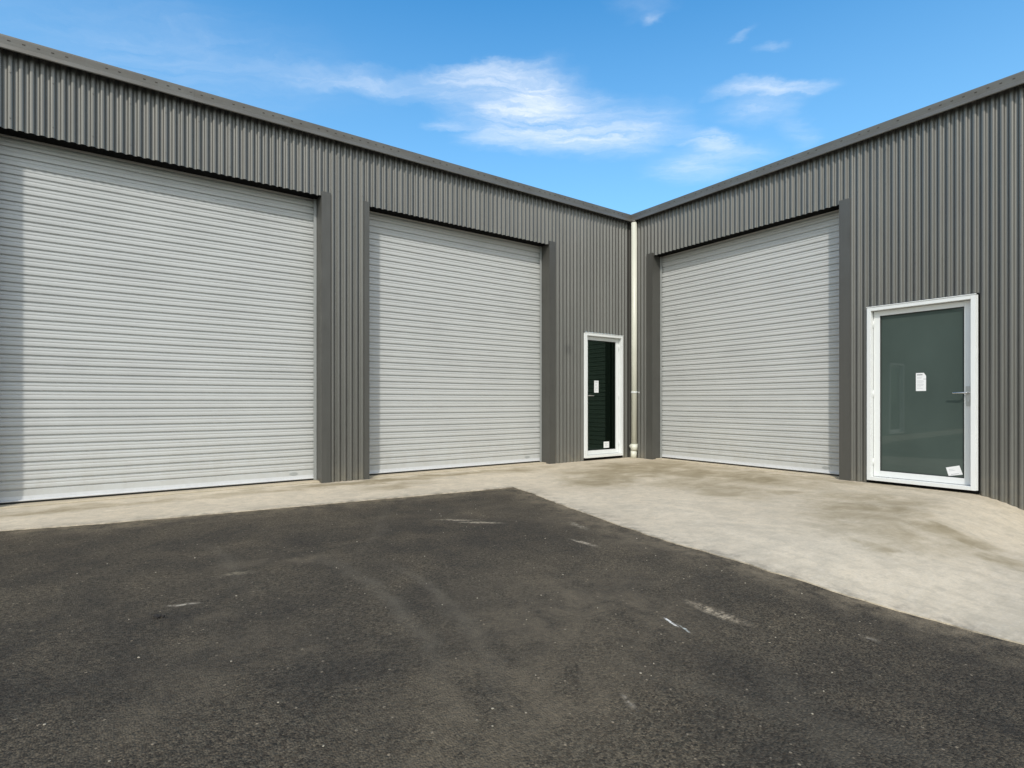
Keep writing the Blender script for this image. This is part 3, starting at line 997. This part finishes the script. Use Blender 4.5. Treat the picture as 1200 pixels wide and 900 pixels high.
CLOUDS = [(-0.42, 1.735, 0.48, 0.06, 0.22, 0.34), (0.045, 1.84, 0.37, 0.16, 0.165, 1.0), (-0.093, 1.684, 0.247, 0.055, -0.078, 0.75),
          (0.142, 2.009, 0.341, 0.14, 0.279, 0.8), (-0.23, 1.991, 0.135, 0.035, 0.201, 0.4), (-0.055, 2.098, 0.175, 0.07, 0.196, 0.35),
          (0.355, 2.066, 0.249, 0.08, -0.304, 0.5), (0.471, 2.133, 0.233, 0.09, -0.535, 0.3), (0.455, 1.994, 0.253, 0.14, 0.39, 0.4),
          (0.799, 2.309, 0.342, 0.15, -0.182, 0.4), (0.783, 2.133, 0.24, 0.06, 0.518, 0.5), (0.816, 1.765, 0.226, 0.05, -0.107, 0.6),
          (0.835, 1.889, 0.165, 0.09, 0.0, 0.3), (0.335, 1.398, 0.105, 0.05, -0.217, 0.14), (0.365, 1.455, 0.056, 0.022, -0.456, 0.24),
          (0.628, 1.514, 0.080, 0.022, -0.909, 0.2), (0.745, 1.553, 0.068, 0.022, -0.426, 0.22), (-0.962, 1.598, 0.655, 0.22, 0.342, 0.16),
          (1.059, 2.018, 0.248, 0.05, 0.913, 0.2)]
dens = None
for cx, cy, rx, ry, rot, amp in CLOUDS:
    bl = b.blob(lw, cx, cy, rx * 1.05, ry * 1.7, rot, amp)
    if dens is None:
        dens = bl
    else:           # screen the wisps over each other
        dens = b.math('SUBTRACT', b.math('ADD', dens, bl), b.math('MULTIPLY', dens, bl))
wisp = b.noise(b.map(lw, rot=(0, 0, -0.25), scale=(1.0, 5.0, 1)), 2.6, 9, 0.62, 0.5)
wisp2 = b.noise(b.map(lw, rot=(0, 0, 0.4), scale=(2.0, 7.0, 1)), 3.0, 8, 0.6, 0.8)
wf = b.math('MULTIPLY', b.remap(wisp, 0.26, 0.62, 0.25, 1.15), b.remap(wisp2, 0.25, 0.65, 0.65, 1.1))
dens = b.math('MULTIPLY', dens, wf, clamp=True)
above = b.remap(sep.outputs[2], 0.02, 0.08)
dens = b.math('MULTIPLY', dens, above)
hsv = b.n('ShaderNodeHueSaturation', None, Hue=0.5, Saturation=1.25, Value=1.15, Color=sky)
hsv = b.mix(1.0, hsv, (0.98, 1.54, 1.50), 'MULTIPLY')
lowair = b.remap(sep.outputs[2], 0.60, 0.15, 0.0, 0.55)
hsv = b.mix(lowair, hsv, (3.0, 4.5, 5.8))
skyc = b.mix(b.math('MULTIPLY', dens, 0.78), hsv, (6.8, 7.2, 7.6))
# unseen bright cloud cover added behind the camera as neutral fill light
back = b.remap(sep.outputs[1], 0.05, -0.55, 0.0, 1.0, 'SMOOTHSTEP')
fill_veil = b.math('MULTIPLY', b.math('MULTIPLY', back, above), b.remap(b.noise(b.map(tc, scale=(1, 1, 2.5)), 2.2, 6, 0.6), 0.3, 0.65, 0.45, 0.9))
skyc = b.mix(fill_veil, skyc, (10.3, 9.7, 8.9))
b.put(bg.inputs['Color'], skyc)
bg.inputs['Strength'].default_value = 0.12

sl = bpy.data.lights.new('sun', 'SUN')
sl.energy = 2.0
sl.angle = R(2.2)
sl.color = (1.0, 0.95, 0.87)
so = bpy.data.objects.new('sun', sl)
COL.objects.link(so)
so.rotation_euler = to_sun.to_track_quat('Z', 'Y').to_euler()
so.location = (0, -5, 12)

# ------------------------------------------------------------------ camera
cam = bpy.data.cameras.new('camera')
cam.sensor_width = 36.0
cam.lens = 645.0 / 1200.0 * 36.0
cam.shift_y = 21.5 / 1200.0
cam.clip_end = 3000
cam.clip_start = 0.05
co = bpy.data.objects.new('camera', cam)
COL.objects.link(co)
co.location = (0, 0, 1.0)
co.rotation_euler = (R(90), 0, 0)
scene.camera = co

scene.view_settings.view_transform = 'Standard'
scene.view_settings.look = 'None'
scene.view_settings.gamma = 1.0
scene.view_settings.use_curve_mapping = False
scene.view_settings.exposure = 0.33
scene.render.engine = 'CYCLES'
scene.cycles.max_bounces = 6
scene.cycles.use_denoising = True
